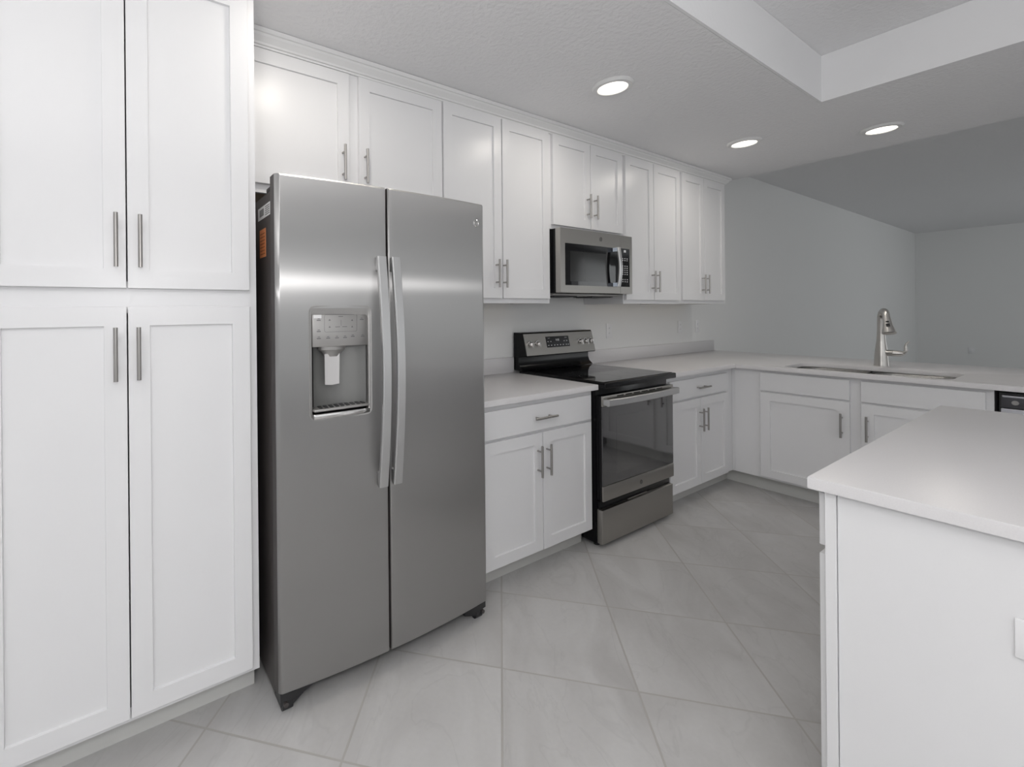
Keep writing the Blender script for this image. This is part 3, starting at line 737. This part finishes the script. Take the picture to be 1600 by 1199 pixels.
# ------------------------------------------------------------------ microwave
c = thing('microwave', (2.65, 1.97, 1.43), 'stainless over-the-range microwave hanging below the short wall cabinet', 'microwave')
MX0, MX1, MZ0, MZ1 = 2.268, 3.018, 1.434, 1.828
bm = new(); box(bm, MX0 + .003, MX1 - .003, 1.806, YW - .003, MZ0, MZ1, .003)
bd = obj('case', bm, BLACKM, c)
bm = new(); box(bm, MX0 + .01, MX1 - .01, 1.83, 2.10, MZ0 - .014, MZ0 - .0005, .004); bp_ = obj('underside_panel', bm, PANEL, c)
for x0, x1 in ((2.33, 2.56), (2.72, 2.95)):
    bm = new(); box(bm, x0, x1, 1.87, 2.02, MZ0 - .020, MZ0 - .0145, .001)
    for k in range(8): box(bm, x0 + .01, x1 - .01, 1.88 + k * .017, 1.884 + k * .017, MZ0 - .0225, MZ0 - .0202)
    obj('grease_filter', bm, BLACKP, bp_, smooth=False)
MS = 2.872
def myf(x):
    t = (x - (MX0 + MX1) / 2) / ((MX1 - MX0) / 2); return 1.762 + .008 * t * t
def mslab(xa, xb, za, zb, off, back, n=10):
    bm = new(); F_, K_ = [], []
    for k in range(n + 1):
        x = xa + (xb - xa) * k / n
        F_.append([bm.verts.new((x, myf(x) + off, z)) for z in (za, zb)]); K_.append([bm.verts.new((x, (myf(x) + back) if back < .03 else 1.805, z)) for z in (za, zb)])
    for a, b in ((F_, F_), (K_, K_)):
        for k in range(n): bm.faces.new([a[k][0], a[k + 1][0], a[k + 1][1], a[k][1]])
    for k in range(n):
        bm.faces.new([F_[k][0], K_[k][0], K_[k + 1][0], F_[k + 1][0]]); bm.faces.new([F_[k][1], F_[k + 1][1], K_[k + 1][1], K_[k][1]])
    for k in (0, n): bm.faces.new([F_[k][0], F_[k][1], K_[k][1], K_[k][0]])
    return bm
md = obj('door', mslab(MX0, MS - .001, MZ0 + .001, MZ1 - .001, 0, 1), STEELD, c)
mc = obj('control_side', mslab(MS + .001, MX1, MZ0 + .001, MZ1 - .001, 0, 1), STEELD, c)
mg = obj('window_glass', mslab(2.310, MS - .002, 1.480, 1.736, -.0012, .0005), GLASSB, md, smooth=False)
obj('window_screen', mslab(2.352, 2.722, 1.505, 1.690, -.0018, -.0010), mat('microwave_screen', (.02, .02, .02), .12, spec=.4), mg, smooth=False)
bm = mslab(MS + .006, 2.984, 1.482, 1.740, -.0012, .0005); nf = len(bm.faces)
for r, z in enumerate((1.722, 1.672, 1.660, 1.622, 1.608, 1.594, 1.580, 1.566, 1.530, 1.516)):
    for x in (2.898, 2.925, 2.952):
        if r == 0 and x != 2.925: continue
        hw = .012 if r == 0 else .006; hh = .008 if r == 0 else .0026
        box(bm, x - hw, x + hw, myf(x) - .0022, myf(x) - .0014, z - hh, z + hh)
for f in list(bm.faces)[nf:]: f.material_index = 1
obj('keypad', bm, [GLASSB, INKW], mc, smooth=False)
bm = new(); monogram(bm, (2.655, myf(2.655) - .0008, 1.783), .0135, (1, 0, 0), (0, 0, 1)); obj('emblem', bm, mat('emblem_grey', (.20, .195, .19), .3, .8), md)
bm = new(); n = 16; rows = []
for k in range(n + 1):
    t = k / n; z = 1.478 + .258 * t; y = 1.722 - .014 * math.sin(math.pi * t)
    rows.append([bm.verts.new((2.795 + a * .016, y + b, z)) for a, b in ((-1, .004), (-.7, 0), (.7, 0), (1, .004), (1, .012), (-1, .012))])
for a, b in zip(rows, rows[1:]):
    for k in range(6): bm.faces.new([a[k], a[(k + 1) % 6], b[(k + 1) % 6], b[k]])
bm.faces.new(rows[0][::-1]); bm.faces.new(rows[-1])
for z in (1.481, 1.710): box(bm, 2.783, 2.807, 1.727, 1.7600, z, z + .023, .002)
mh = obj('handle', bm, HANDLE, md)
for z0, z1 in ((1.480, 1.505), (1.709, 1.734)):
    bm = new(); box(bm, 2.7785, 2.7822, 1.728, 1.7595, z0, z1, .0005, 1); tag(obj('protective_film', bm, FILM, mh, smooth=False), 'blue and white film left on the handle end')

# ------------------------------------------------------------------ outlets on the wall
def outlet(x, z, label, y=YW, w=.071, h=.116):
    o = thing('electrical_outlet', (x, y - .003, z - h / 2), label, 'outlet')
    bm = new(); box(bm, x - w / 2, x + w / 2, y - .006, y - .0005, z - h / 2, z + h / 2, .002); pl = obj('cover_plate', bm, PLATE, o)
    for s in (-1, 1):
        bm = new(); prism(bm, rring(x, z + s * .020, .034, .028, .008), 'y', y - .0072, y - .0058); s_ = obj('socket', bm, PLATE, pl)
        bm = new()
        for q_ in (-.006, .006): box(bm, x + q_ - .001, x + q_ + .001, y - .0076, y - .0071, z + s * .020 - .003, z + s * .020 + .006)
        obj('slots', bm, PLATES, s_, smooth=False)
outlet(3.348, 1.160, 'white wall outlet nearest the range, above the backsplash')
def switch(x, z, label):
    o = thing('light_switch', (x, YW - .003, z - .058), label, 'switch')
    bm = new(); box(bm, x - .0355, x + .0355, YW - .006, YW - .0005, z - .058, z + .058, .002); pl = obj('cover_plate', bm, PLATE, o)
    bm = new(); box(bm, x - .016, x + .016, YW - .009, YW - .0055, z - .033, z + .033, .002); obj('rocker', bm, PLATE, pl)
outlet(4.446, 1.162, 'white wall outlet, left one of the pair below the end wall cabinet')
outlet(4.767, 1.162, 'white wall outlet, right one of the pair, nearest the backsplash end')
o = thing('electrical_outlet', (XE - .003, 1.488, .46), 'small pale outlet low on the far living room wall', 'outlet')
bm = new(); box(bm, XE - .006, XE - .0005, 1.45, 1.525, .46, .575, .002); pl = obj('cover_plate', bm, PLATE, o)
bm = new(); box(bm, XE - .009, XE - .0055, 1.47, 1.505, .48, .555, .002); obj('socket', bm, PLATE, pl)

# ------------------------------------------------------------------ recessed lights
def can(x, y, label):
    o = thing('ceiling_light', (x, y, ZK), label, 'light', 'round recessed lights in the kitchen ceiling')
    bm = new(); lathe(bm, [(.098, -.0003), (.098, -.005), (.090, -.014), (.072, -.016), (.068, -.010), (.066, -.0004)], (x, y, ZK), n=40); obj('trim_ring', bm, TRIM, o)
    bm = new(); lathe(bm, [(.0655, -.0105), (.0655, -.0125), (.03, -.0138), (0, -.014)], (x, y, ZK), n=40); obj('diffuser', bm, LIGHTE, o)
    l = lamp('downlight', 'AREA', (x, y, ZK - .02), 2.4, (1, .94, .86), .12, (x, y, 0))
    l.parent = o; l.location = (0, 0, -.02)
can(2.173, 1.368, 'lit recessed ceiling light nearest the camera, above the left counter')
can(3.695, 1.368, 'lit recessed ceiling light in front of the wall cabinets, below the tray corner')
can(4.187, .812, 'lit recessed ceiling light farthest right, near the edge of the kitchen ceiling')
can(.65, 1.368, 'lit recessed ceiling light straight in front of the refrigerator and pantry')
